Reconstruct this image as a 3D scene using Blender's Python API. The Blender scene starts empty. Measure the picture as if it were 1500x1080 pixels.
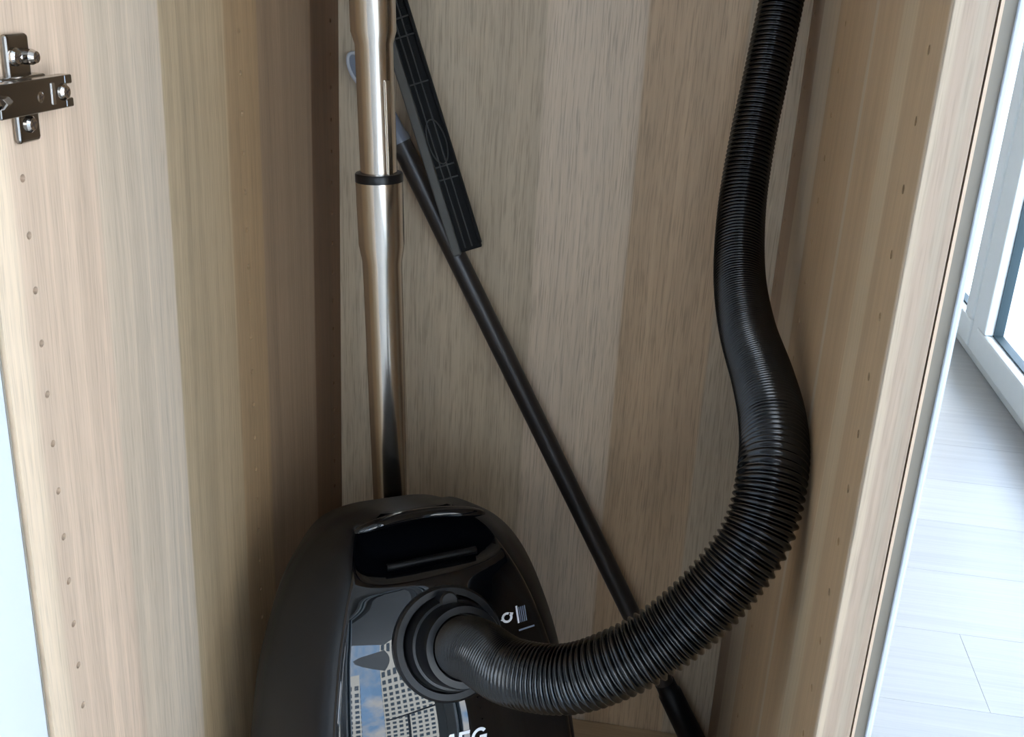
import bpy, bmesh, math, random
from mathutils import Vector, Matrix

random.seed(7)
scene = bpy.context.scene
col = scene.collection
K = 0.822                      # height of the survey origin above the room floor

# ------------------------------------------------------------------ camera
cam_d = bpy.data.cameras.new('camera')
cam = bpy.data.objects.new('camera', cam_d)
col.objects.link(cam)
scene.camera = cam
cam_d.sensor_fit = 'HORIZONTAL'
cam_d.sensor_width = 36.0
cam_d.lens = 1541.02 / 1500.0 * 36.0
cam_d.clip_start = 0.02
cam_d.clip_end = 500.0


def camera_matrix(a, b, c, t):
    ca, sa, cb, sb, cc, sc = math.cos(a), math.sin(a), math.cos(b), math.sin(b), math.cos(c), math.sin(c)
    Ry = Matrix(((ca, 0, sa), (0, 1, 0), (-sa, 0, ca)))
    Rx = Matrix(((1, 0, 0), (0, cb, -sb), (0, sb, cb)))
    Rz = Matrix(((cc, -sc, 0), (sc, cc, 0), (0, 0, 1)))
    B = Matrix(((1, 0, 0), (0, 0, -1), (0, 1, 0)))
    M = Rz @ Rx @ Ry @ B
    r, d, f = M[0], M[1], M[2]
    return Matrix(((r[0], -d[0], -f[0], t[0]), (r[1], -d[1], -f[1], t[1]), (r[2], -d[2], -f[2], t[2]), (0, 0, 0, 1)))


cam.matrix_world = camera_matrix(0.147389, 0.363161, 0.054269, (0.354129, -0.492494, 0.12105 + K))

# ------------------------------------------------------------------ world: blue sky with clouds
world = bpy.data.worlds.new('sky')
scene.world = world
world.use_nodes = True
nt = world.node_tree
nt.nodes.clear()


def N(tree, typ, **kw):
    n = tree.nodes.new(typ)
    for k, v in kw.items():
        setattr(n, k, v)
    return n


w_out = N(nt, 'ShaderNodeOutputWorld')
w_bg = N(nt, 'ShaderNodeBackground')
w_tc = N(nt, 'ShaderNodeTexCoord')
w_no = N(nt, 'ShaderNodeTexNoise')
w_no.inputs['Scale'].default_value = 5.0
w_no.inputs['Detail'].default_value = 7.0
w_no.inputs['Roughness'].default_value = 0.6
w_rp = N(nt, 'ShaderNodeValToRGB')
w_rp.color_ramp.elements[0].position = 0.42
w_rp.color_ramp.elements[0].color = (0.34, 0.60, 1.0, 1)
w_rp.color_ramp.elements[1].position = 0.58
w_rp.color_ramp.elements[1].color = (1.0, 1.0, 1.0, 1)
nt.links.new(w_tc.outputs['Generated'], w_no.inputs['Vector'])
nt.links.new(w_no.outputs['Fac'], w_rp.inputs['Fac'])
nt.links.new(w_rp.outputs['Color'], w_bg.inputs['Color'])
w_bg.inputs['Strength'].default_value = 6.0
nt.links.new(w_bg.outputs['Background'], w_out.inputs['Surface'])

# sun: stands behind the building, lights the towers across the street
sun_d = bpy.data.lights.new('sun', 'SUN')
sun_d.energy = 22.0
sun_d.angle = math.radians(0.6)
sun_d.color = (1.0, 0.96, 0.9)
sun = bpy.data.objects.new('sun', sun_d)
col.objects.link(sun)
sun.rotation_euler = Vector((0.45, -0.55, -0.70)).to_track_quat('-Z', 'Y').to_euler()

scene.view_settings.view_transform = 'Standard'
scene.view_settings.look = 'None'
scene.view_settings.exposure = 0.72
scene.view_settings.gamma = 1.0
scene.view_settings.use_curve_mapping = False
scene.cycles.use_denoising = True
scene.cycles.max_bounces = 10
scene.cycles.diffuse_bounces = 3
scene.cycles.transparent_max_bounces = 12


# ------------------------------------------------------------------ helpers
def tag(o, label=None, cat=None, group=None, kind=None):
    if label: o['label'] = label
    if cat: o['category'] = cat
    if group: o['group'] = group
    if kind: o['kind'] = kind
    return o


def empty(name, loc=(0, 0, 0)):
    o = bpy.data.objects.new(name, None)
    o.empty_display_size = 0.05
    col.objects.link(o)
    o.location = loc
    return o


def link(name, me, mat, parent=None, smooth=False):
    o = bpy.data.objects.new(name, me)
    col.objects.link(o)
    if mat:
        me.materials.clear()
        me.materials.append(mat)
    if smooth:
        for p in me.polygons:
            p.use_smooth = True
    if parent:
        o.parent = parent
        # parents sit unrotated at their location: keep mesh data in world space
        loc = Vector((0, 0, 0))
        q = parent
        while q:
            loc += q.location
            q = q.parent
        o.location = -loc
    return o


def from_bm(name, bm, mat, parent=None, smooth=False, bevel=0.0, seg=2, autosmooth=None):
    bmesh.ops.recalc_face_normals(bm, faces=bm.faces)
    me = bpy.data.meshes.new(name)
    bm.to_mesh(me)
    bm.free()
    o = link(name, me, mat, parent, smooth)
    if bevel:
        b = o.modifiers.new('bevel', 'BEVEL')
        b.width = bevel
        b.segments = seg
        b.limit_method = 'ANGLE'
        b.angle_limit = math.radians(40)
    if autosmooth:
        for p in me.polygons:
            p.use_smooth = True
        es = [e for e in me.edges]
        bm2 = bmesh.new(); bm2.from_mesh(me)
        for e in bm2.edges:
            if len(e.link_faces) == 2 and e.calc_face_angle(0) > math.radians(autosmooth):
                e.smooth = False
        bm2.to_mesh(me); bm2.free()
    return o


def add_box(bm, a, b):
    x0, y0, z0 = a
    x1, y1, z1 = b
    v = [bm.verts.new(c) for c in ((x0, y0, z0), (x1, y0, z0), (x1, y1, z0), (x0, y1, z0),
                                   (x0, y0, z1), (x1, y0, z1), (x1, y1, z1), (x0, y1, z1))]
    for f in ((0, 3, 2, 1), (4, 5, 6, 7), (0, 1, 5, 4), (1, 2, 6, 5), (2, 3, 7, 6), (3, 0, 4, 7)):
        bm.faces.new([v[i] for i in f])
    return v


def box(name, a, b, mat, parent=None, bevel=0.0, seg=2):
    bm = bmesh.new()
    add_box(bm, a, b)
    return from_bm(name, bm, mat, parent, bevel=bevel, seg=seg)


def frame_from(axis, up=Vector((0, 0, 1))):
    z = Vector(axis).normalized()
    if abs(z.dot(up)) > 0.98:
        up = Vector((0, 1, 0))
    x = up.cross(z).normalized()
    y = z.cross(x)
    return x, y, z


def lathe(bm, origin, axis, profile, seg=48, cap0=True, cap1=True):
    """profile: list of (distance along axis, radius)"""
    x, y, z = frame_from(axis)
    o = Vector(origin)
    rings = []
    for d, r in profile:
        rings.append([bm.verts.new(o + z * d + (x * math.cos(2 * math.pi * k / seg) + y * math.sin(2 * math.pi * k / seg)) * r) for k in range(seg)])
    for A, B_ in zip(rings, rings[1:]):
        for k in range(seg):
            bm.faces.new((A[k], A[(k + 1) % seg], B_[(k + 1) % seg], B_[k]))
    if cap0: bm.faces.new(rings[0][::-1])
    if cap1: bm.faces.new(rings[-1])


def catmull(pts, n):
    """Catmull-Rom through pts (tuples of any length); n samples per span"""
    P = [list(p) for p in pts]
    P = [[2 * a - b for a, b in zip(P[0], P[1])]] + P + [[2 * a - b for a, b in zip(P[-1], P[-2])]]
    out = []
    for i in range(1, len(P) - 2):
        for k in range(n):
            t = k / n
            out.append(tuple(0.5 * (2 * b + (c - a) * t + (2 * a - 5 * b + 4 * c - d) * t * t + (3 * b - a - 3 * c + d) * t ** 3)
                             for a, b, c, d in zip(P[i - 1], P[i], P[i + 1], P[i + 2])))
    out.append(tuple(P[-2]))
    return out


def sweep(bm, pts, radii, seg=32, caps=True, sx=1.0, sy=1.0, up=None):
    """tube along pts by parallel transport"""
    pts = [Vector(p) for p in pts]
    T = []
    for i in range(len(pts)):
        a = pts[max(i - 1, 0)]
        b = pts[min(i + 1, len(pts) - 1)]
        T.append((b - a).normalized())
    x, y, z = frame_from(T[0], up or Vector((0, 0, 1)))
    rings = []
    for i, p in enumerate(pts):
        if i:
            ax = T[i - 1].cross(T[i])
            if ax.length > 1e-9:
                q = Matrix.Rotation(T[i - 1].angle(T[i]), 3, ax.normalized())
                x = q @ x
                y = q @ y
        r = radii[i] if hasattr(radii, '__len__') else radii
        rings.append([bm.verts.new(p + (x * math.cos(2 * math.pi * k / seg) * sx + y * math.sin(2 * math.pi * k / seg) * sy) * r) for k in range(seg)])
    for A, B_ in zip(rings, rings[1:]):
        for k in range(seg):
            bm.faces.new((A[k], A[(k + 1) % seg], B_[(k + 1) % seg], B_[k]))
    if caps:
        bm.faces.new(rings[0][::-1])
        bm.faces.new(rings[-1])


def interp(tab, x):
    if x <= tab[0][0]: return tab[0][1]
    for (a, va), (b, vb) in zip(tab, tab[1:]):
        if x <= b:
            t = (x - a) / (b - a)
            return va + (vb - va) * t
    return tab[-1][1]


def smooth_tab(tab, n=24):
    return catmull(tab, n)


# ------------------------------------------------------------------ materials
def srgb(r, g, b):
    def f(c):
        c /= 255.0
        return c / 12.92 if c <= 0.04045 else ((c + 0.055) / 1.055) ** 2.4
    return (f(r), f(g), f(b), 1.0)


def plain(name, color, rough=0.5, metal=0.0, coat=0.0, ior=1.5, noise=0.0, nscale=(40, 40, 40), bump=0.0, coat_rough=0.03):
    m = bpy.data.materials.new(name)
    m.use_nodes = True
    t = m.node_tree
    b = t.nodes['Principled BSDF']
    b.inputs['Roughness'].default_value = rough
    b.inputs['Metallic'].default_value = metal
    b.inputs['IOR'].default_value = ior
    b.inputs['Coat Weight'].default_value = coat
    b.inputs['Coat Roughness'].default_value = coat_rough
    tc = N(t, 'ShaderNodeTexCoord')
    mp = N(t, 'ShaderNodeMapping')
    mp.inputs['Scale'].default_value = nscale
    no = N(t, 'ShaderNodeTexNoise')
    no.inputs['Scale'].default_value = 1.0
    no.inputs['Detail'].default_value = 4.0
    t.links.new(tc.outputs['Object'], mp.inputs['Vector'])
    t.links.new(mp.outputs['Vector'], no.inputs['Vector'])
    mx = N(t, 'ShaderNodeMix', data_type='RGBA')
    lo = tuple(c * (1 - noise) for c in color[:3]) + (1,)
    hi = tuple(min(1, c * (1 + noise)) for c in color[:3]) + (1,)
    mx.inputs['A'].default_value = lo
    mx.inputs['B'].default_value = hi
    t.links.new(no.outputs['Fac'], mx.inputs['Factor'])
    t.links.new(mx.outputs['Result'], b.inputs['Base Color'])
    if bump:
        bp = N(t, 'ShaderNodeBump')
        bp.inputs['Strength'].default_value = bump
        bp.inputs['Distance'].default_value = 0.0005
        t.links.new(no.outputs['Fac'], bp.inputs['Height'])
        t.links.new(bp.outputs['Normal'], b.inputs['Normal'])
    return m


def wood(name, axis, staves, soft=0.0012, grain=0.10, pores=0.12, wobble=0.004, rough=0.5, zaxis=2):
    """printed oak laminate. staves: list of (start coordinate along axis, colour); grain runs along zaxis"""
    m = bpy.data.materials.new(name)
    m.use_nodes = True
    t = m.node_tree
    L = t.links.new
    b = t.nodes['Principled BSDF']
    b.inputs['Roughness'].default_value = rough
    b.inputs['Specular IOR Level'].default_value = 0.35
    tc = N(t, 'ShaderNodeTexCoord')
    sp = N(t, 'ShaderNodeSeparateXYZ')
    L(tc.outputs['Object'], sp.inputs[0])
    lo, hi = staves[0][0] - 0.02, staves[-1][0] + 0.12
    # slow wobble of the figure along the grain
    sw = [6.0, 6.0, 6.0]; sw[zaxis] = 1.6
    mpw = N(t, 'ShaderNodeMapping'); mpw.inputs['Scale'].default_value = sw
    L(tc.outputs['Object'], mpw.inputs['Vector'])
    nw = N(t, 'ShaderNodeTexNoise'); nw.inputs['Scale'].default_value = 1.0; nw.inputs['Detail'].default_value = 2.0
    L(mpw.outputs['Vector'], nw.inputs['Vector'])
    # stave colours (staves are straight)
    mr = N(t, 'ShaderNodeMapRange')
    mr.inputs['From Min'].default_value = lo
    mr.inputs['From Max'].default_value = hi
    L(sp.outputs[axis], mr.inputs['Value'])
    rp = N(t, 'ShaderNodeValToRGB')
    cr = rp.color_ramp
    cr.elements[0].position = 0.0
    cr.elements[0].color = staves[0][1]
    cr.elements[1].position = 1.0
    cr.elements[1].color = staves[-1][1]
    for (p0, c0), (p1, c1) in zip(staves, staves[1:]):
        e = cr.elements.new((p1 - soft - lo) / (hi - lo)); e.color = c0
        e = cr.elements.new((p1 + soft - lo) / (hi - lo)); e.color = c1
    L(mr.outputs['Result'], rp.inputs['Fac'])
    # displaced coordinate for grain
    ad = N(t, 'ShaderNodeMath', operation='MULTIPLY_ADD')
    ad.inputs[1].default_value = wobble * 6
    L(nw.outputs['Fac'], ad.inputs[0])
    L(sp.outputs[axis], ad.inputs[2])
    cb = N(t, 'ShaderNodeCombineXYZ')
    for k in range(3):
        L((ad.outputs[0] if k == axis else sp.outputs[k]), cb.inputs[k])

    def streak(across, along, detail, rgh=0.55):
        s = [8.0, 8.0, 8.0]; s[axis] = across; s[zaxis] = along
        mp = N(t, 'ShaderNodeMapping'); mp.inputs['Scale'].default_value = s
        L(cb.outputs[0], mp.inputs['Vector'])
        n = N(t, 'ShaderNodeTexNoise'); n.inputs['Scale'].default_value = 1.0
        n.inputs['Detail'].default_value = detail; n.inputs['Roughness'].default_value = rgh
        L(mp.outputs['Vector'], n.inputs['Vector'])
        return n.outputs['Fac']

    def to_range(src, a, bb, f0, f1):
        q = N(t, 'ShaderNodeMapRange')
        q.inputs['From Min'].default_value = f0; q.inputs['From Max'].default_value = f1
        q.inputs['To Min'].default_value = a; q.inputs['To Max'].default_value = bb
        L(src, q.inputs['Value'])
        return q.outputs['Result']

    g1 = to_range(streak(55, 0.9, 3.0), 1 - grain, 1 + grain, 0.3, 0.7)
    g2 = to_range(streak(330, 3.0, 3.0), 1 - grain * 0.9, 1 + grain * 0.6, 0.3, 0.7)
    g3 = to_range(streak(900, 28.0, 2.0), 1 - pores, 1.0, 0.33, 0.5)
    m1 = N(t, 'ShaderNodeMath', operation='MULTIPLY'); L(g1, m1.inputs[0]); L(g2, m1.inputs[1])
    m2 = N(t, 'ShaderNodeMath', operation='MULTIPLY'); L(m1.outputs[0], m2.inputs[0]); L(g3, m2.inputs[1])
    vm = N(t, 'ShaderNodeVectorMath', operation='SCALE')
    L(rp.outputs['Color'], vm.inputs[0]); L(m2.outputs[0], vm.inputs['Scale'])
    L(vm.outputs[0], b.inputs['Base Color'])
    bp = N(t, 'ShaderNodeBump'); bp.inputs['Strength'].default_value = 0.12; bp.inputs['Distance'].default_value = 0.0004
    L(m2.outputs[0], bp.inputs['Height']); L(bp.outputs['Normal'], b.inputs['Normal'])
    return m


def glass_mat(name, tint=(0.96, 0.98, 0.98, 1)):
    m = bpy.data.materials.new(name)
    m.use_nodes = True
    t = m.node_tree
    t.nodes.clear()
    o = N(t, 'ShaderNodeOutputMaterial')
    tr = N(t, 'ShaderNodeBsdfTransparent'); tr.inputs['Color'].default_value = tint
    gl = N(t, 'ShaderNodeBsdfGlossy'); gl.inputs['Roughness'].default_value = 0.01
    lw = N(t, 'ShaderNodeLayerWeight')
    pw_ = N(t, 'ShaderNodeMath', operation='POWER'); pw_.inputs[1].default_value = 5.0
    fr = N(t, 'ShaderNodeMath', operation='MULTIPLY_ADD'); fr.inputs[1].default_value = 0.94; fr.inputs[2].default_value = 0.06
    t.links.new(lw.outputs['Facing'], pw_.inputs[0]); t.links.new(pw_.outputs[0], fr.inputs[0])
    mx = N(t, 'ShaderNodeMixShader')
    t.links.new(fr.outputs[0], mx.inputs[0]); t.links.new(tr.outputs[0], mx.inputs[1]); t.links.new(gl.outputs[0], mx.inputs[2])
    t.links.new(mx.outputs[0], o.inputs['Surface'])
    return m


# wood colours
_srgb = srgb


def oak(r, g, b):
    c = _srgb(r, g, b)
    return (c[0] * 0.82, c[1] * 0.77, c[2] * 0.705, 1.0)


c_cream = oak(228, 211, 190)
c_pink = oak(222, 201, 182)
c_pale = oak(222, 206, 187)
c_olive = oak(200, 179, 149)
c_tan = oak(190, 163, 130)
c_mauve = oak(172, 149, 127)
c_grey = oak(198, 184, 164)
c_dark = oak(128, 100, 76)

M_left = wood('oak laminate left', 1, [(-0.05, c_cream), (0.021, c_pink), (0.107, c_pale), (0.198, c_olive), (0.302, c_tan), (0.366, c_mauve), (0.430, c_mauve), (0.493, c_dark)], grain=0.13, pores=0.16, wobble=0.006)  # rear staves: oak tones deepened further for the light fading towards the corner
M_right = wood('oak laminate right', 1, [(-0.05, c_pale), (0.004, c_tan), (0.072, c_olive), (0.112, c_tan), (0.192, c_grey), (0.203, c_tan), (0.262, c_tan), (0.372, c_grey), (0.482, c_mauve)], grain=0.075)
M_back = wood('oak laminate back', 0, [(-0.05, c_grey), (0.111, c_grey), (0.212, c_pale), (0.309, oak(204, 180, 152)), (0.404, c_grey)], grain=0.09, pores=0.28)
dim = lambda c, k: (c[0] * k, c[1] * k, c[2] * k, 1.0)
M_edge = wood('oak edge band', 0, [(0.4, dim(c_pale, 0.7)), (0.4605, dim(c_cream, 0.78)), (0.464, dim(c_pink, 0.66)), (0.470, dim(c_pale, 0.66)), (0.474, dim(c_pink, 0.62))], grain=0.11, pores=0.14, wobble=0.0015)  # cream strip paints in the highlight along the rounded inner edge
M_bottom = wood('oak laminate bottom', 1, [(-0.05, c_tan), (0.1, c_olive), (0.2, c_tan), (0.3, c_grey), (0.4, c_tan), (0.5, c_olive)], zaxis=0)
M_gap = plain('shadow gap lining', srgb(60, 44, 32), 0.8)
M_tan = plain('oak veneer edge', srgb(205, 180, 155), 0.5, noise=0.06, nscale=(200, 200, 5))
M_greige = plain('greige lacquer', srgb(130, 122, 109), 0.5, noise=0.03)
M_white = plain('white lacquer', srgb(192, 197, 203), 0.35, noise=0.01)
M_pvc = plain('white window profile', srgb(242, 247, 247), 0.4, noise=0.02)
M_gasket = plain('dark rubber gasket', srgb(40, 62, 70), 0.6)
M_wall = plain('pale plaster', srgb(180, 174, 166), 0.9, noise=0.02, bump=0.1)
M_glass = glass_mat('window glass')
M_nickel = plain('polished nickel', (0.62, 0.58, 0.54, 1), 0.12, 1.0, noise=0.05)
M_nickel_dark = plain('dark nickel', (0.30, 0.27, 0.24, 1), 0.16, 1.0, noise=0.05)
M_steel = plain('brushed stainless tube', (0.68, 0.63, 0.57, 1), 0.2, 1.0, noise=0.08, nscale=(300, 300, 3))
M_hull = plain('matte black plastic', srgb(9, 9, 11), 0.45, ior=1.36, noise=0.05, nscale=(300, 300, 300), bump=0.05)
M_gloss = plain('piano black lid', srgb(5, 6, 9), 0.1, coat=1.0, ior=1.02, noise=0.02, coat_rough=0.01)
M_grip = plain('dull black grip plastic', srgb(5, 5, 6), 0.45, ior=1.3)
M_collar = plain('satin black collar', srgb(11, 12, 15), 0.32, ior=1.4, noise=0.04)
M_hose = plain('black ribbed hose', srgb(4, 5, 6), 0.21, ior=1.52, noise=0.05)
M_pole = plain('dark grey steel pole', srgb(38, 34, 32), 0.38, noise=0.06, nscale=(80, 80, 4))
M_mop = plain('black mop frame plastic', srgb(11, 11, 11), 0.75, ior=1.3, noise=0.05)
M_mop2 = plain('charcoal mop edge plastic', srgb(56, 56, 54), 0.65, ior=1.35, noise=0.04)
M_rail2 = plain('charcoal mop rail plastic', srgb(76, 75, 71), 0.6, ior=1.4, noise=0.04)
M_greyp = plain('grey translucent plastic', srgb(112, 118, 130), 0.35, noise=0.04)
M_print = plain('white printed logo', srgb(225, 228, 232), 0.5)
M_print2 = plain('blue grey print', srgb(110, 122, 140), 0.5)
M_tower = plain('white facade', srgb(214, 210, 200), 0.8, noise=0.04, nscale=(0.2, 0.2, 0.2))
M_towerwin = plain('tower window glass', srgb(70, 84, 96), 0.25)

# ------------------------------------------------------------------ room shell
W, D = 0.460, 0.5765
RX = 1.22                     # glazed wall of the room
Y0, Y1 = -3.6, 3.2
X0 = -2.6
H = 2.55


def struct(o):
    o['kind'] = 'structure'
    return o


floor_o = struct(box('floor', (X0, Y0, -0.2), (RX + 0.1, Y1, -0.006), plain('floor underlay', srgb(190, 190, 188), 0.8)))
floor_o['label'] = 'pale washed laminate floor beside the wardrobe'
M_planks = []
for i, c in enumerate(((181, 180, 178), (177, 176, 175), (184, 183, 180))):
    M_planks.append(wood('pale laminate plank %d' % i, 1, [(-9.0, srgb(*c)), (9.0, srgb(*c))], zaxis=0, grain=0.06, pores=0.03, rough=0.4))
pw, pl = 0.192, 1.285
bm = bmesh.new(); add_box(bm, (0, 0, -0.006), (pl - 0.0006, pw - 0.0006, 0.0))
plank_me = bpy.data.meshes.new('plank'); bm.to_mesh(plank_me); bm.free()
plank_meshes = []
for mm in M_planks:
    q = plank_me.copy(); q.materials.append(mm); plank_meshes.append(q)
r = 0
y = Y0 + 0.004
while y + pw < Y1:
    x = X0 + (r * 0.43) % pl - pl
    while x < RX:
        if x >= X0 and x + pl <= RX + 0.05:
            o = bpy.data.objects.new('plank', random.choice(plank_meshes))
            col.objects.link(o); o.parent = floor_o; o.location = (x, y, 0)
        elif x + pl > X0 and x < RX:
            a, b_ = max(x, X0), min(x + pl, RX + 0.05)
            if b_ - a > 0.05:
                bm = bmesh.new(); add_box(bm, (a, y, -0.006), (b_ - 0.0006, y + pw - 0.0006, 0.0))
                from_bm('plank', bm, random.choice(M_planks), floor_o)
        x += pl
    y += pw
    r += 1

struct(box('ceiling', (X0 - 0.2, Y0 - 0.2, H), (RX + 0.1, Y1 + 0.2, H + 0.15), M_wall))
struct(box('wall_left', (X0 - 0.2, Y0 - 0.2, -0.2), (X0, Y1 + 0.2, H), M_wall))
struct(box('wall_back', (X0, Y1, -0.2), (RX + 0.1, Y1 + 0.2, H), M_wall))
FW = (-0.05, 0.95, 1.00, 2.20)          # unseen window opening added to the front wall to light the back panel: x0, x1, z0, z1
bm = bmesh.new()
add_box(bm, (X0, Y0 - 0.2, -0.2), (FW[0], Y0, H)); add_box(bm, (FW[1], Y0 - 0.2, -0.2), (RX + 0.1, Y0, H))
add_box(bm, (FW[0], Y0 - 0.2, -0.2), (FW[1], Y0, FW[2])); add_box(bm, (FW[0], Y0 - 0.2, FW[3]), (FW[1], Y0, H))
struct(from_bm('wall_front', bm, M_wall))

# glazed wall on the right: floor threshold, fixed frame and sashes
win_n = 0


def sash(ya, yb, z0, z1, x, fw, turn=False):
    """one glazed casement in the plane x: four profile bars, gasket line and a pane"""
    global win_n
    win_n += 1
    root = struct(empty('window_%d' % win_n, (x, (ya + yb) / 2, z0)))
    bx = []
    d0, d1 = x - 0.035, x + 0.03
    for nm, a, b_ in (('frame_bar', (d0, ya, z0), (d1, yb, z0 + fw)), ('frame_bar', (d0, ya, z1 - fw), (d1, yb, z1)),
                      ('frame_bar', (d0, ya, z0 + fw), (d1, ya + fw, z1 - fw)), ('frame_bar', (d0, yb - fw, z0 + fw), (d1, yb, z1 - fw))):
        box(nm, a, b_, M_pvc, root, bevel=0.006, seg=2)
    g = 0.005
    bm = bmesh.new()
    a0, b0, c0, e0 = ya + fw, yb - fw, z0 + fw, z1 - fw
    for a, b_ in (((x - 0.012, a0, c0), (x + 0.012, b0, c0 + g)), ((x - 0.012, a0, e0 - g), (x + 0.012, b0, e0)),
                  ((x - 0.012, a0, c0 + g), (x + 0.012, a0 + g, e0 - g)), ((x - 0.012, b0 - g, c0 + g), (x + 0.012, b0, e0 - g))):
        add_box(bm, a, b_)
    from_bm('gasket', bm, M_gasket, root)
    bm = bmesh.new()
    v = [bm.verts.new(c) for c in ((x, a0, c0), (x, b0, c0), (x, b0, e0), (x, a0, e0))]
    bm.faces.new(v)
    from_bm('pane', bm, M_glass, root)
    if turn:                                  # the same casement for the added front window: swap x and y
        for ch in root.children:
            for v in ch.data.vertices:
                v.co.x, v.co.y = v.co.y, v.co.x
            ch.data.flip_normals()
            ch.location = (-turn[0], -turn[1], -z0)
        root.location = (turn[0], turn[1], z0)
    return root


trim = struct(box('trim_1', (RX - 0.02, Y0, 0.0), (RX + 0.1, Y1, 0.028), M_pvc, bevel=0.004))
# big sliding panes towards the room front, narrower casements at the far end
edges = [-3.6, -2.2, -0.75, 0.70, 2.37]
for a, b_ in zip(edges, edges[1:]):
    sash(a + 0.002, b_ - 0.002, 0.03, H - 0.02, RX + 0.0, 0.075)

sash(2.432, 3.198, 0.03, H - 0.02, RX, 0.075)
struct(box('trim_2', (RX - 0.03, 2.37, 0.028), (RX + 0.03, 2.43, H), M_pvc, bevel=0.004))

sash(FW[0] + 0.002, FW[1] - 0.002, FW[2] + 0.002, FW[3] - 0.002, Y0 - 0.06, 0.06, turn=((FW[0] + FW[1]) / 2, Y0 - 0.06))  # front window, out of view, added for frontal light on the back panel

# balcony slab outside
struct(box('balcony_floor', (RX + 0.1, Y0, -0.25), (RX + 1.5, Y1, -0.08), plain('pale balcony tiles', srgb(205, 208, 208), 0.7, noise=0.05)))

# the balcony of the flat above, and a railing
struct(box('balcony_soffit', (RX + 0.1, Y0, 2.42), (RX + 1.5, Y1, 2.60), plain('grey concrete soffit', srgb(150, 148, 144), 0.8, noise=0.06)))
rl = struct(empty('balcony_railing', (RX + 1.45, 0, -0.08)))
M_rail = plain('dark railing metal', srgb(58, 64, 70), 0.4, noise=0.05)
box('handrail', (RX + 1.42, Y0, 1.00), (RX + 1.47, Y1, 1.04), M_rail, rl, bevel=0.006)
for i in range(6):
    yy = Y0 + 0.6 + i * 1.25
    box('post', (RX + 1.43, yy, -0.08), (RX + 1.46, yy + 0.03, 1.0), M_rail, rl)

# ------------------------------------------------------------------ towers across the street
def tower(name, cx, cy, sx, sy, z0, z1, yaw, label):
    root = empty(name, (cx, cy, z0))
    tag(root, label, 'building', 'white towers across the street')
    Rm = Matrix.Rotation(yaw, 3, 'Z')

    def tp(p):
        q = Rm @ Vector((p[0], p[1], 0)); return (cx + q.x, cy + q.y, p[2])
    bm = bmesh.new(); vs = add_box(bm, (-sx, -sy, z0), (sx, sy, z1))
    for v in vs: v.co = tp(v.co)
    from_bm('tower_wall', bm, M_tower, root)
    bm = bmesh.new()
    nf = int((z1 - z0) / 2.2)
    for axis in (0, 1):
        half = sx if axis == 0 else sy
        n = int(half * 2 / 1.5)
        for sgn in (-1, 1):
            for f in range(nf):
                for k in range(n):
                    u = -half + (k + 0.5) * half * 2 / n
                    za = z0 + f * 2.2 + 0.6
                    if axis == 0:
                        a, b_ = (u - 0.45, sgn * sy - 0.12, za), (u + 0.45, sgn * sy + 0.12, za + 1.15)
                    else:
                        a, b_ = (sgn * sx - 0.12, u - 0.45, za), (sgn * sx + 0.12, u + 0.45, za + 1.15)
                    vs = add_box(bm, a, b_)
                    for v in vs: v.co = tp(v.co)
    tag(from_bm('window_grid', bm, M_towerwin, root), kind='stuff')
    return root


tower('apartment_tower', 46, -53, 8.5, 8, -40, 30, 0.72, 'white gridded tower mirrored in the glossy lid, nearer the hose')
tower('apartment_tower', 25, -57, 4.6, 5, -40, 26, 0.45, 'white gridded tower mirrored in the glossy lid, nearer the left edge')

# ------------------------------------------------------------------ wardrobe
wr = empty('wardrobe', (W / 2, D / 2, 0))
tag(wr, 'open oak-effect wardrobe holding the vacuum cleaner', 'wardrobe')
ZB = K - 0.742                # top of the bottom panel
ZT = 2.30


def drilled_panel(name, x0, x1, inner_x, mat):
    """side panel with three real rows of shelf-pin holes in its inner face"""
    bm = bmesh.new(); add_box(bm, (x0, 0.0, 0.0), (x1, D + 0.01, ZT))
    me = bpy.data.meshes.new(name); bmesh.ops.recalc_face_normals(bm, faces=bm.faces); bm.to_mesh(me); bm.free()
    o = link(name, me, mat)
    bm = bmesh.new()
    for yy in (0.0317, 0.330, 0.5513):
        for k in range(-20, 14):
            zz = K + k * 0.032
            lathe(bm, (inner_x - 0.008, yy, zz), (1, 0, 0), [(0, 0.0024), (0.016, 0.0024)], 10)
    bmesh.ops.recalc_face_normals(bm, faces=bm.faces)
    cm = bpy.data.meshes.new('cut'); bm.to_mesh(cm); bm.free()
    c = bpy.data.objects.new('cut', cm); col.objects.link(c)
    md = o.modifiers.new('holes', 'BOOLEAN'); md.operation = 'DIFFERENCE'; md.object = c; md.solver = 'EXACT'
    dg = bpy.context.evaluated_depsgraph_get()
    res = bpy.data.meshes.new_from_object(o.evaluated_get(dg))
    o.modifiers.clear(); o.data = res
    if not res.materials: res.materials.append(mat)
    bpy.data.objects.remove(c); bpy.data.meshes.remove(cm)
    o.parent = wr; o.location = -wr.location
    return o


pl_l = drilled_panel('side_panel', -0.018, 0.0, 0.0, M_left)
pl_r = drilled_panel('side_panel', W, W + 0.0178, W, M_right)
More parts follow.
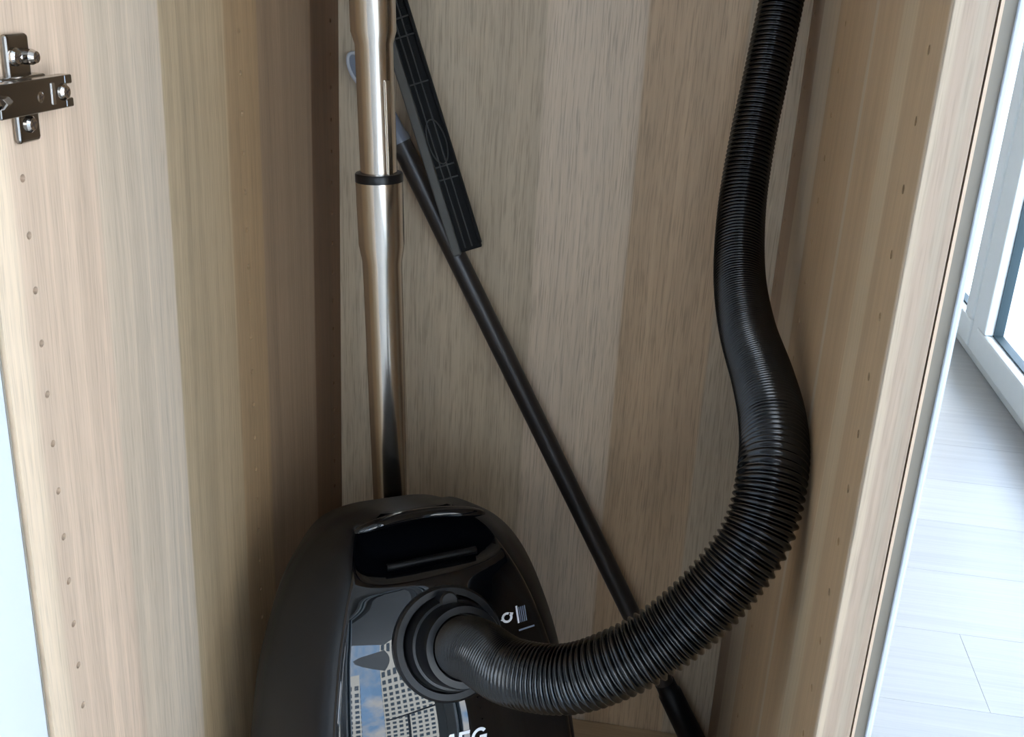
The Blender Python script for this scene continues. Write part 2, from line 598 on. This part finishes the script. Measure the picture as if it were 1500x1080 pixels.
# front edge bands, a hair wider than flush, rounded
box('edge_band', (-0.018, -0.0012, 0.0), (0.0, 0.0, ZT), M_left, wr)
box('edge_band', (W, -0.0012, 0.0), (W + 0.0178, 0.0, ZT), M_edge, wr, bevel=0.0006)
box('back_panel', (-0.002, D, 0.03), (W + 0.002, D + 0.006, ZT), M_back, wr)
box('bottom_panel', (0.0005, 0.003, ZB - 0.018), (W - 0.0005, D - 0.0015, ZB), M_bottom, wr)
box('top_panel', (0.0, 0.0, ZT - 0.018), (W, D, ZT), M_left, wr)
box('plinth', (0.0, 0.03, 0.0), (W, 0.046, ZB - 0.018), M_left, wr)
# cover panel on the right flank: dark joint, oak edge, greige front, white outer bead
box('joint', (W + 0.0178, 0.004, 0.0), (W + 0.0186, D, ZT), M_gap, wr)
cv = box('cover_panel', (W + 0.0200, -0.0005, 0.0), (W + 0.0255, D + 0.01, ZT), M_greige, wr)
box('oak_edge', (W + 0.0186, -0.0012, 0.0), (W + 0.0200, D, ZT), M_tan, cv)
box('white_bead', (W + 0.0255, -0.0025, 0.0), (W + 0.0278, D + 0.01, ZT), M_white, cv, bevel=0.0005)
box('white_bead', (W + 0.0282, 0.001, 0.0), (W + 0.0292, D + 0.01, ZT), M_white, cv)

# open white door, hinged on the left panel and swung past a right angle
dr = empty('door', (0, 0, 0)); dr.parent = wr; dr.location = -wr.location
ang = math.radians(101)
dx, dy = math.cos(ang), math.sin(ang)


def door_box(name, u0, u1, v0, v1, z0, z1, mat, bevel=0.001):
    """u runs along the door leaf from the hinge edge, v through its thickness"""
    hx, hy = -0.0015, -0.0035
    ux, uy = dx, -dy
    nx, ny = -dy, -dx
    bm = bmesh.new()
    vs = add_box(bm, (u0, v0, z0), (u1, v1, z1))
    for q in vs:
        u, v, z = q.co
        q.co = (hx + u * ux + v * nx, hy + u * uy + v * ny, z)
    o = from_bm(name, bm, mat, None, bevel=bevel)
    o.parent = dr
    return o


door_box('door_leaf', 0.0012, 0.497, 0.0, 0.018, 0.02, ZT - 0.01, M_white)
door_box('edge_band', 0.0, 0.0012, 0.0, 0.018, 0.02, ZT - 0.01, M_greige, 0.0003)

# ------------------------------------------------------------------ hinge on the left panel
hg = empty('hinge', (0, 0, 0)); hg.parent = wr; hg.location = -wr.location


def hpart(name, bm, mat, bevel=0.0, smooth=False, parent=None):
    o = from_bm(name, bm, mat, None, bevel=bevel, seg=3, smooth=smooth)
    o.parent = parent or hg
    return o


HZ = K + 0.0455
bm = bmesh.new()
add_box(bm, (0.0, 0.0240, HZ + 0.006), (0.0045, 0.0445, HZ + 0.0305))
hpart('mounting_wing', bm, M_nickel_dark, 0.0022)
bm = bmesh.new()
add_box(bm, (0.0, 0.0270, HZ - 0.0265), (0.0045, 0.0470, HZ - 0.006))
hpart('mounting_wing', bm, M_nickel_dark, 0.0022)
bm = bmesh.new()
add_box(bm, (0.0, 0.010, HZ - 0.0075), (0.009, 0.050, HZ + 0.0095))
hpart('base_block', bm, M_nickel_dark, 0.0015)
bm = bmesh.new()   # arm: channel open at its far end
add_box(bm, (0.009, -0.004, HZ - 0.0090), (0.0165, 0.0550, HZ + 0.0085))
add_box(bm, (0.009, 0.0550, HZ + 0.0035), (0.0165, 0.0620, HZ + 0.0085))
add_box(bm, (0.009, 0.0550, HZ - 0.0090), (0.0165, 0.0620, HZ - 0.0040))
arm = hpart('arm', bm, M_nickel_dark, 0.0008)
bm = bmesh.new()   # cranked end with the cup that sits in the door
pts = [(0.013, 0.0, HZ), (0.018, -0.012, HZ), (0.014, -0.024, HZ), (0.002, -0.034, HZ)]
for i, (a, b_) in enumerate(zip(pts, pts[1:])):
    sweep(bm, [a, b_], 0.007, 8, sx=1.0, sy=0.5)
hpart('crank', bm, M_nickel)


def screw(x, y_, z, r, h, mat=M_nickel, rot=0.4):
    bm = bmesh.new()
    lathe(bm, (x, y_, z), (1, 0, 0), [(0, r), (h * 0.55, r), (h, r * 0.72)], 24)
    o = hpart('screw', bm, mat, smooth=False)
    bm = bmesh.new()
    for k in range(2):
        a = rot + k * math.pi / 2
        cy_, cz_ = math.cos(a) * r * 0.6, math.sin(a) * r * 0.6
        py_, pz_ = -math.sin(a) * r * 0.11, math.cos(a) * r * 0.11
        v = [bm.verts.new((x + h + 0.0001, y_ + sy_ * cy_ + q * py_, z + sy_ * cz_ + q * pz_)) for sy_, q in ((-1, -1), (1, -1), (1, 1), (-1, 1))]
        bm.faces.new(v)
    hpart('cross_slot', bm, M_gap, parent=o)


screw(0.0040, 0.0300, HZ + 0.0190, 0.0048, 0.0028)
screw(0.0045, 0.0405, HZ + 0.0185, 0.0042, 0.0060)
screw(0.0040, 0.0370, HZ - 0.0165, 0.0046, 0.0028)
screw(0.0160, 0.0528, HZ - 0.0003, 0.0046, 0.0026)
screw(0.0160, 0.0310, HZ - 0.0010, 0.0030, 0.0010)
bm = bmesh.new(); add_box(bm, (0.0163, 0.0410, HZ - 0.0060), (0.0171, 0.0440, HZ + 0.0055))
hpart('slot', bm, M_nickel, 0.0003)

# ------------------------------------------------------------------ vacuum cleaner (standing on its rear end)
PSI = math.radians(32)
VO = Vector((0.118, 0.342, ZB))
VX = Vector((math.cos(PSI), math.sin(PSI), 0))
VN = Vector((math.sin(PSI), -math.cos(PSI), 0))
VZ = Vector((0, 0, 1))
VH = 0.444
tabW = smooth_tab([(-0.001, 0.024), (0.004, 0.043), (0.014, 0.063), (0.032, 0.086), (0.06, 0.106), (0.10, 0.123), (0.15, 0.136), (0.25, 0.148), (0.36, 0.148), (0.444, 0.128)])
tabD = smooth_tab([(-0.001, 0.082), (0.004, 0.096), (0.014, 0.113), (0.03, 0.130), (0.05, 0.147), (0.08, 0.167), (0.145, 0.200), (0.25, 0.226), (0.36, 0.222), (0.444, 0.195)])
SH = 0.72


def vloc(xl, n, t):
    tt = t + 0.4 * max(0.0, 0.105 - n) * math.exp(-t / 0.05)     # nose rounds off towards the underside
    return VO + VX * xl + VN * n + VZ * (VH - tt)


def recess(xl, t):
    a = abs((xl - 0.004) / 0.060) ** 4 + abs((t - 0.0228 + 0.04 * xl) / 0.0155) ** 4
    return 1.0 / (1.0 + a ** 4) if a < 50 else 0.0


def surf(s, t, lift=0.0, cut=True):
    w, d = interp(tabW, t), interp(tabD, t)
    a = abs(s)
    if a < SH:
        f = 1 - 0.05 * (a / SH) ** 2
    else:
        q = (a - SH) / (1 - SH)
        f = 0.95 - 0.50 * q ** 1.7
    n = d * f + lift
    if cut:
        n -= 0.030 * recess(s * w, t)
    return vloc(s * w, n, t)


vac = empty('vacuum_cleaner', tuple(VO))
tag(vac, 'glossy black canister vacuum cleaner standing upright in the wardrobe', 'vacuum cleaner')
# hull
bm = bmesh.new()
NS, NT = 72, 110
ts = [0.0 + VH * (i / NT) ** 1.5 for i in range(NT + 1)]
rows = []
for t in ts:
    w = interp(tabW, t)
    row = [vloc(-w * 0.72, 0.0, t), vloc(-w * 0.86, 0.03, t)]
    row += [surf(-1 + 2 * k / NS, t) for k in range(NS + 1)]
    row += [vloc(w * 0.86, 0.03, t), vloc(w * 0.72, 0.0, t)]
    rows.append([bm.verts.new(p) for p in row])
m_ = len(rows[0])
for A, B_ in zip(rows, rows[1:]):
    for k in range(m_):
        bm.faces.new((A[k], A[(k + 1) % m_], B_[(k + 1) % m_], B_[k]))
bm.faces.new(rows[0]); bm.faces.new(rows[-1][::-1])
from_bm('body', bm, M_hull, vac, autosmooth=40)

# lid: glossy shell lying proud of the hull
bm = bmesh.new()
LS, LT = 96, 150
t0, t1 = 0.0030, 0.33


def lid_pt(k, i, lift):
    t = t0 + (t1 - t0) * (i / LT) ** 1.35
    s = -0.70 + 1.46 * k / LS
    return surf(s, t, lift)


top = [[bm.verts.new(lid_pt(k, i, 0.0030 if 0 < k < LS and 0 < i < LT else 0.0016)) for k in range(LS + 1)] for i in range(LT + 1)]
for i in range(LT):
    for k in range(LS):
        bm.faces.new((top[i][k], top[i][k + 1], top[i + 1][k + 1], top[i + 1][k]))
rim = [top[0][k] for k in range(LS)] + [top[i][LS] for i in range(LT)] + [top[LT][k] for k in range(LS, 0, -1)] + [top[i][0] for i in range(LT, 0, -1)]
low = [bm.verts.new(v.co - VN * 0.004) for v in rim]
for k in range(len(rim)):
    bm.faces.new((rim[k], low[k], low[(k + 1) % len(rim)], rim[(k + 1) % len(rim)]))
lid = from_bm('lid', bm, M_gloss, vac, autosmooth=50)
# the hand recess is moulded in dull plastic: the clear coat stops at its rim
att = lid.data.attributes.new('grip', 'FLOAT', 'POINT')
for k, v in enumerate(lid.data.vertices):
    q = v.co - VO
    att.data[k].value = recess(q.dot(VX), VH - q.z)
M_lid = M_gloss.copy()
M_lid.name = 'piano black lid with dull grip'
lt_ = M_lid.node_tree
at = N(lt_, 'ShaderNodeAttribute'); at.attribute_name = 'grip'
mr_ = N(lt_, 'ShaderNodeMapRange')
for nm_, vv in (('From Min', 0.2), ('From Max', 0.4), ('To Min', 1.0), ('To Max', 0.0)):
    mr_.inputs[nm_].default_value = vv
lt_.links.new(at.outputs['Fac'], mr_.inputs['Value'])
lt_.links.new(mr_.outputs['Result'], lt_.nodes['Principled BSDF'].inputs['Coat Weight'])
lid.data.materials[0] = M_lid

# carry handle bridging the recess
bm = bmesh.new()
hp = []
for i in range(25):
    u = -1 + 2 * i / 24
    xl = 0.001 + 0.056 * u
    t = 0.0050 + 0.006 * u * u
    n = interp(tabD, t) * 0.985 + 0.004 - 0.006 * u ** 4
    hp.append(vloc(xl, n, t))
sweep(bm, hp, [0.0062 * max(0.12, 1 - abs(-1 + 2 * i / 24) ** 5) ** 0.5 for i in range(25)], 20, sx=1.0, sy=0.8)
from_bm('carry_handle', bm, M_gloss, vac, smooth=True)
# latch inside the recess
bm = bmesh.new()
lp = [vloc(-0.034 + 0.076 * i / 12, interp(tabD, 0.034) - 0.006, 0.0345 - 0.003 * i / 12) for i in range(13)]
sweep(bm, lp, 0.003, 12)
from_bm('latch', bm, M_grip, vac, smooth=True)
# wheels at the rear end
for s in (-1, 1):
    bm = bmesh.new()
    c = vloc(s * 0.121, 0.100, VH - 0.130)
    lathe(bm, c, VX * s, [(0, 0.052), (0.016, 0.056), (0.026, 0.052), (0.029, 0.045), (0.027, 0.03)], 48)
    from_bm('wheel', bm, M_hull, vac, autosmooth=35)
# inlet socket in the lid
T_IN = 0.085
c_in = surf(0.03, T_IN, 0.002, False)
e1 = surf(0.03, T_IN - 0.01, 0, False); e2 = surf(0.03, T_IN + 0.01, 0, False)
tv = (e1 - e2).normalized()
n_in = VX.cross(tv).normalized()
if n_in.dot(VN) < 0: n_in = -n_in
bm = bmesh.new()
lathe(bm, c_in - n_in * 0.006, n_in, [(0, 0.0455), (0.010, 0.0455), (0.0125, 0.0435), (0.0125, 0.0385), (0.008, 0.037)], 64, cap1=True)
from_bm('inlet_socket', bm, M_collar, vac, autosmooth=35)

# printed marks on the lid
def lid_frame(xl, t):
    w = interp(tabW, t)
    s = xl / w
    p = surf(s, t, 0.0034, False)
    a = (surf(s + 0.02, t, 0, False) - surf(s - 0.02, t, 0, False)).normalized()
    b_ = (surf(s, t - 0.004, 0, False) - surf(s, t + 0.004, 0, False)).normalized()
    return p, a, b_


def strokes(name, xl, t, polys, scale, mat, parent, slant=0.0, drop=0.0003):
    bm = bmesh.new()
    for poly in polys:
        vs = []
        for (u, v) in poly:
            w = interp(tabW, t - v * scale * 0.85)
            p, a, b_ = lid_frame(xl + (u + slant * v) * scale, t - v * scale * 0.85)
            vs.append(bm.verts.new(p))
        try:
            bm.faces.new(vs)
        except ValueError:
            pass
    nn = VN
    return from_bm(name, bm, mat, parent)


def arc(cx, cy, ro, ri, a0, a1, n=10, sx=1.0):
    out = []
    for i in range(n):
        p0 = math.radians(a0 + (a1 - a0) * i / n); p1 = math.radians(a0 + (a1 - a0) * (i + 1) / n)
        out.append([(cx + ro * sx * math.cos(p0), cy + ro * math.sin(p0)), (cx + ro * sx * math.cos(p1), cy + ro * math.sin(p1)),
                    (cx + ri * sx * math.cos(p1), cy + ri * math.sin(p1)), (cx + ri * sx * math.cos(p0), cy + ri * math.sin(p0))])
    return out


A_ = [[(0, 0), (0.20, 0), (0.50, 1), (0.36, 1)], [(0.36, 1), (0.60, 1), (0.78, 0), (0.58, 0)], [(0.22, 0.22), (0.64, 0.22), (0.61, 0.40), (0.28, 0.40)]]
E_ = [[(0.88, 0), (1.07, 0), (1.07, 1), (0.88, 1)]] + [[(1.07, y0), (1.50, y0), (1.50, y0 + 0.18), (1.07, y0 + 0.18)] for y0 in (0, 0.41, 0.82)]
G_ = arc(2.08, 0.5, 0.5, 0.31, 40, 325, 18, 0.9) + [[(2.10, 0.36), (2.52, 0.36), (2.52, 0.53), (2.10, 0.53)], [(2.36, 0.12), (2.53, 0.05), (2.52, 0.40), (2.36, 0.40)]]
LOGO = (-0.012, 0.160, 0.0150)
strokes('logo', LOGO[0], LOGO[1], A_ + E_ + G_, LOGO[2], M_print, vac, slant=0.16)
strokes('globe_mark', 0.0570, 0.077, arc(0, 0, 0.5, 0.28, 60, 395, 16, 1.2) + [[(0.35, 0.42), (0.75, 0.30), (0.60, 0.05), (0.42, 0.18)], [(-0.75, -0.12), (-0.45, 0.05), (-0.42, -0.25)]], 0.0085, M_print, vac)
strokes('caption_bar', 0.0660, 0.083, [[(0, 0), (0.12, 0), (0.12, 1), (0, 1)]], 0.014, M_print, vac)
strokes('caption_block', 0.0685, 0.083, [[(x0, 0), (x0 + 0.07, 0), (x0 + 0.07, 0.9), (x0, 0.9)] for x0 in (0.0, 0.13, 0.26, 0.39)], 0.014, M_print2, vac)
strokes('caption_line', 0.0660, 0.0885, [[(0, 0), (1, 0), (1, 0.09), (0, 0.09)]], 0.015, M_print2, vac)

# ------------------------------------------------------------------ hose
hs = empty('vacuum_hose', tuple(c_in))
tag(hs, 'black ribbed vacuum hose looping from the canister up the right side panel', 'hose')
bm = bmesh.new()
lathe(bm, c_in + n_in * 0.000, n_in, [(0.0, 0.0370), (0.016, 0.0362), (0.020, 0.0345), (0.0205, 0.0325), (0.040, 0.0318), (0.044, 0.0305), (0.0445, 0.0255), (0.030, 0.0245)], 64, cap1=True)
from_bm('swivel_collar', bm, M_collar, hs, autosmooth=35)
bm = bmesh.new()
cp = surf(0.03, T_IN, 0, False) + n_in * 0.020 + tv * 0.033
lathe(bm, cp - n_in * 0.02, n_in, [(0, 0.0075), (0.022, 0.0075), (0.024, 0.006)], 24)
from_bm('release_button', bm, M_collar, hs, autosmooth=35)

HP = [(0.2465, 0.1401, -0.3443, .0475, 3.6), (0.2757, 0.1143, -0.3382, .0475, 5.0), (0.3149, 0.1024, -0.3281, .0475, 9.0), (0.3503, 0.0998, -0.3062, .0475, 11),
      (0.3815, 0.1082, -0.2825, .0475, 11.5), (0.4091, 0.1190, -0.2509, .0475, 12), (0.4295, 0.1354, -0.2162, .0475, 12.5), (0.4362, 0.1607, -0.1822, .0472, 9.5),
      (0.4360, 0.2000, -0.1643, .0468, 7.0), (0.4300, 0.2475, -0.1501, .0455, 5.5), (0.4185, 0.3070, -0.1312, .0438, 5.8), (0.4108, 0.3603, -0.1021, .0420, 6.2),
      (0.4090, 0.4102, -0.0559, .0405, 7.6), (0.4126, 0.4419, -0.0029, .0395, 8.6), (0.4178, 0.4649, 0.0408, .0390, 9.2), (0.4252, 0.4969, 0.1073, .0388, 9.6),
      (0.4320, 0.5200, 0.1800, .0388, 9.6), (0.4360, 0.5350, 0.28, .0388, 9.6), (0.4370, 0.5400, 0.42, .0388, 9.6), (0.4370, 0.5400, 0.62, .0388, 9.6)]
start = c_in + n_in * 0.034
H0 = [(start.x, start.y, start.z - K, .0475, 3.4)]
dense = catmull(H0 + HP, 60)
# arc length, then lay ribs one by one at the local pitch
PXM = 0.00047
ribs_p, ribs_r = [], []
acc = 0.0
prev = None
phase_pts = []
for q in dense:
    p = Vector((q[0], q[1], q[2] + K))
    if prev is not None:
        acc += (p - prev).length / (q[4] * PXM)
    phase_pts.append((acc, p, q[3] * 0.5, q[4] * PXM))
    prev = p
SUB = 8
total = int(phase_pts[-1][0])
j = 0
for i in range(total * SUB):
    ph = i / SUB
    while j < len(phase_pts) - 2 and phase_pts[j + 1][0] < ph:
        j += 1
    a, b_ = phase_pts[j], phase_pts[j + 1]
    u = 0 if b_[0] == a[0] else (ph - a[0]) / (b_[0] - a[0])
    p = a[1].lerp(b_[1], u)
    R_ = a[2] + (b_[2] - a[2]) * u
    pitch = a[3] + (b_[3] - a[3]) * u
    c = 0.5 - 0.5 * math.cos(2 * math.pi * ph)
    ribs_p.append(p)
    ribs_r.append(R_ - min(0.0030, pitch * 0.58) * (1 - c) ** 1.25)
bm = bmesh.new()
sweep(bm, ribs_p, ribs_r, 40)
from_bm('corrugated_tube', bm, M_hose, hs, smooth=True)
bm = bmesh.new()
lathe(bm, ribs_p[-1] - Vector((0, 0, 0.02)), (0, 0, 1), [(0, 0.0205), (0.004, 0.0215), (0.085, 0.020), (0.09, 0.018)], 40)
from_bm('hose_cuff', bm, M_collar, hs, autosmooth=35)

# ------------------------------------------------------------------ telescopic wand
wd = empty('vacuum_wand', (0.1243, 0.4, ZB))
tag(wd, 'brushed steel telescopic vacuum wand standing behind the canister', 'vacuum wand')
wa = Vector((0.1265, 0.400, ZB)); wb = Vector((0.0878, 0.400, K + 0.0909))
wdir = (wb - wa).normalized()


def wz(zrel):
    return (zrel + K - wa.z) / wdir.z


bm = bmesh.new()
lathe(bm, wa, wdir, [(0.0, 0.0178), (wz(-0.132), 0.0178), (wz(-0.116), 0.0205), (wz(-0.059), 0.0208)], 56)
from_bm('lower_tube', bm, M_steel, wd, autosmooth=50)
bm = bmesh.new()
lathe(bm, wa, wdir, [(wz(-0.0595), 0.0211), (wz(-0.0530), 0.0211), (wz(-0.0520), 0.0204), (wz(-0.0520), 0.0165)], 56)
from_bm('collar_ring', bm, M_collar, wd, autosmooth=35)
bm = bmesh.new()
lathe(bm, wa, wdir, [(wz(-0.07), 0.0162), (wz(0.056), 0.0162), (wz(0.066), 0.0192), (wz(0.45), 0.0196)], 56)
from_bm('upper_tube', bm, M_steel, wd, autosmooth=50)
# latch rail pressed along the upper tube
cam_dir = Vector((0.354 - 0.09, -0.492 - 0.4, 0)).normalized()
side = Vector((-cam_dir.y, cam_dir.x, 0))
rd = (cam_dir * 0.80 + side * 0.60).normalized()
bm = bmesh.new()
for a, b_, rr in ((wz(-0.052), wz(0.028), 0.0150),):
    p0, p1 = wa + wdir * a, wa + wdir * b_
    tx = wdir.cross(rd).normalized()
    for (u0, u1, h) in ((-0.0030, 0.0030, 0.0026),):
        vs = []
        for P in (p0, p1):
            for (u, hh) in ((u0, 0), (u1, 0), (u1, h), (u0, h)):
                vs.append(bm.verts.new(P + rd * (rr + hh) + tx * u))
        for f in ((0, 1, 2, 3), (4, 7, 6, 5), (0, 4, 5, 1), (1, 5, 6, 2), (2, 6, 7, 3), (3, 7, 4, 0)):
            bm.faces.new([vs[i] for i in f])
from_bm('latch_rail', bm, M_steel, wd, bevel=0.0008)

# ------------------------------------------------------------------ pole with hanging loop
po = empty('broom_pole', (0.45, 0.54, ZB))
tag(po, 'long dark broom pole leaning diagonally across the back panel', 'broom pole')
pa = Vector((0.4475, 0.536, ZB + 0.013)); pb = Vector((0.0720, 0.552, K - 0.048))
pd = (pb - pa).normalized()
Lp = (pb - pa).length
bm = bmesh.new()
lathe(bm, pa, pd, [(0.06, 0.0108), (Lp, 0.0108)], 32)
from_bm('shaft', bm, M_pole, po, autosmooth=40)
bm = bmesh.new()
lathe(bm, pa, pd, [(-0.004, 0.0125), (0.0, 0.0150), (0.085, 0.0138), (0.088, 0.0120), (0.100, 0.0118)], 32)
from_bm('socket', bm, M_hull, po, autosmooth=40)
bm = bmesh.new()
lathe(bm, pb, pd, [(-0.002, 0.0116), (0.004, 0.0116), (0.007, 0.0100), (0.020, 0.0095), (0.068, 0.0070)], 32)
from_bm('ferrule', bm, M_greyp, po, autosmooth=40)
bm = bmesh.new()
lc = Vector((0.0285, 0.553, K + 0.019))
lx = pd; ly = Vector((0, 1, 0)).cross(pd).normalized()
sweep(bm, [lc + lx * math.cos(a) * 0.0175 + ly * math.sin(a) * 0.0085 for a in [2 * math.pi * i / 32 for i in range(33)]], 0.0019, 10, caps=False)
M_loop = plain('pale grey moulded plastic', srgb(176, 178, 184), 0.35, noise=0.03)
from_bm('hanging_loop', bm, M_loop, po, smooth=True)
bm = bmesh.new()
lathe(bm, lc - Vector((0, 0.0, 0)), (0, 1, 0), [(-0.0006, 0.0078), (0.0006, 0.0078)], 28)
for v in bm.verts:
    d_ = v.co - lc
    v.co = lc + Vector((0, d_.y, 0)) + ly * d_.x + lx * d_.z * 2.05
from_bm('loop_web', bm, M_greyp, po)

# ------------------------------------------------------------------ flat mop frame hanging behind the wand
mp_o = empty('mop_frame', (0.16, 0.52, K - 0.15))
tag(mp_o, 'black plastic mop frame with ribbed underside, propped behind the steel wand', 'mop frame')
ma = Vector((0.1540, 0.524, K - 0.147)); mb = Vector((0.0665, 0.532, K + 0.092))
mdv = (mb - ma).normalized()
mb = ma + mdv * 0.40
mf = Vector((0.22, -0.96, -0.15)); mf = (mf - mdv * mf.dot(mdv)).normalized()     # ribbed face looks at the room
ms = mdv.cross(mf).normalized()
if ms.x < 0: ms = -ms                                                        # to the right


def mop_box(bm, l0, l1, s0, s1, h0, h1):
    vs = []
    for l in (l0, l1):
        for (s, h) in ((s0, h0), (s1, h0), (s1, h1), (s0, h1)):
            vs.append(bm.verts.new(ma + mdv * l + ms * s + mf * h))
    for f in ((0, 1, 2, 3), (4, 7, 6, 5), (0, 4, 5, 1), (1, 5, 6, 2), (2, 6, 7, 3), (3, 7, 4, 0)):
        bm.faces.new([vs[i] for i in f])


ML = 0.40
bm = bmesh.new(); mop_box(bm, 0.0, ML, -0.0105, 0.0125, -0.006, 0.0)
from_bm('backing_plate', bm, M_mop, mp_o, bevel=0.001)
bm = bmesh.new(); mop_box(bm, -0.001, ML, -0.0180, -0.0088, -0.006, 0.008)
from_bm('side_rail', bm, M_rail2, mp_o, bevel=0.0015)
bm = bmesh.new(); mop_box(bm, 0.004, ML, 0.0110, 0.0135, -0.006, 0.006)
from_bm('side_rail', bm, M_mop, mp_o, bevel=0.0008)
for s in (-0.0035, 0.0035):
    bm = bmesh.new(); mop_box(bm, 0.004, ML, s - 0.0006, s + 0.0006, -0.001, 0.0040)
    from_bm('rib', bm, M_mop2, mp_o)
for l in (0.075, 0.088, 0.170, 0.215, 0.232, 0.30):
    bm = bmesh.new(); mop_box(bm, l - 0.0007, l + 0.0007, -0.0100, 0.0115, -0.001, 0.0045)
    from_bm('cross_rib', bm, M_mop2, mp_o)
bm = bmesh.new()
oc = ma + mdv * 0.112 + mf * 0.0035 + ms * 0.001
sweep(bm, [oc + mdv * math.cos(a) * 0.022 + ms * math.sin(a) * 0.0088 for a in [2 * math.pi * i / 40 for i in range(41)]], 0.0008, 8, caps=False)
from_bm('oval_rib', bm, M_mop2, mp_o, smooth=True)
for s in (-0.006, 0.0065):
    for l in (0.222, 0.243):
        bm = bmesh.new(); mop_box(bm, l - 0.003, l + 0.003, s - 0.0028, s + 0.0028, -0.001, 0.0028)
        from_bm('boss', bm, M_mop, mp_o, bevel=0.0006)
bm = bmesh.new(); mop_box(bm, 0.255, ML, -0.0095, -0.0015, -0.001, 0.006)
from_bm('clamp', bm, M_mop2, mp_o, bevel=0.001)
bm = bmesh.new(); mop_box(bm, 0.255, ML, 0.0035, 0.0110, -0.001, 0.006)
from_bm('clamp', bm, M_mop2, mp_o, bevel=0.001)
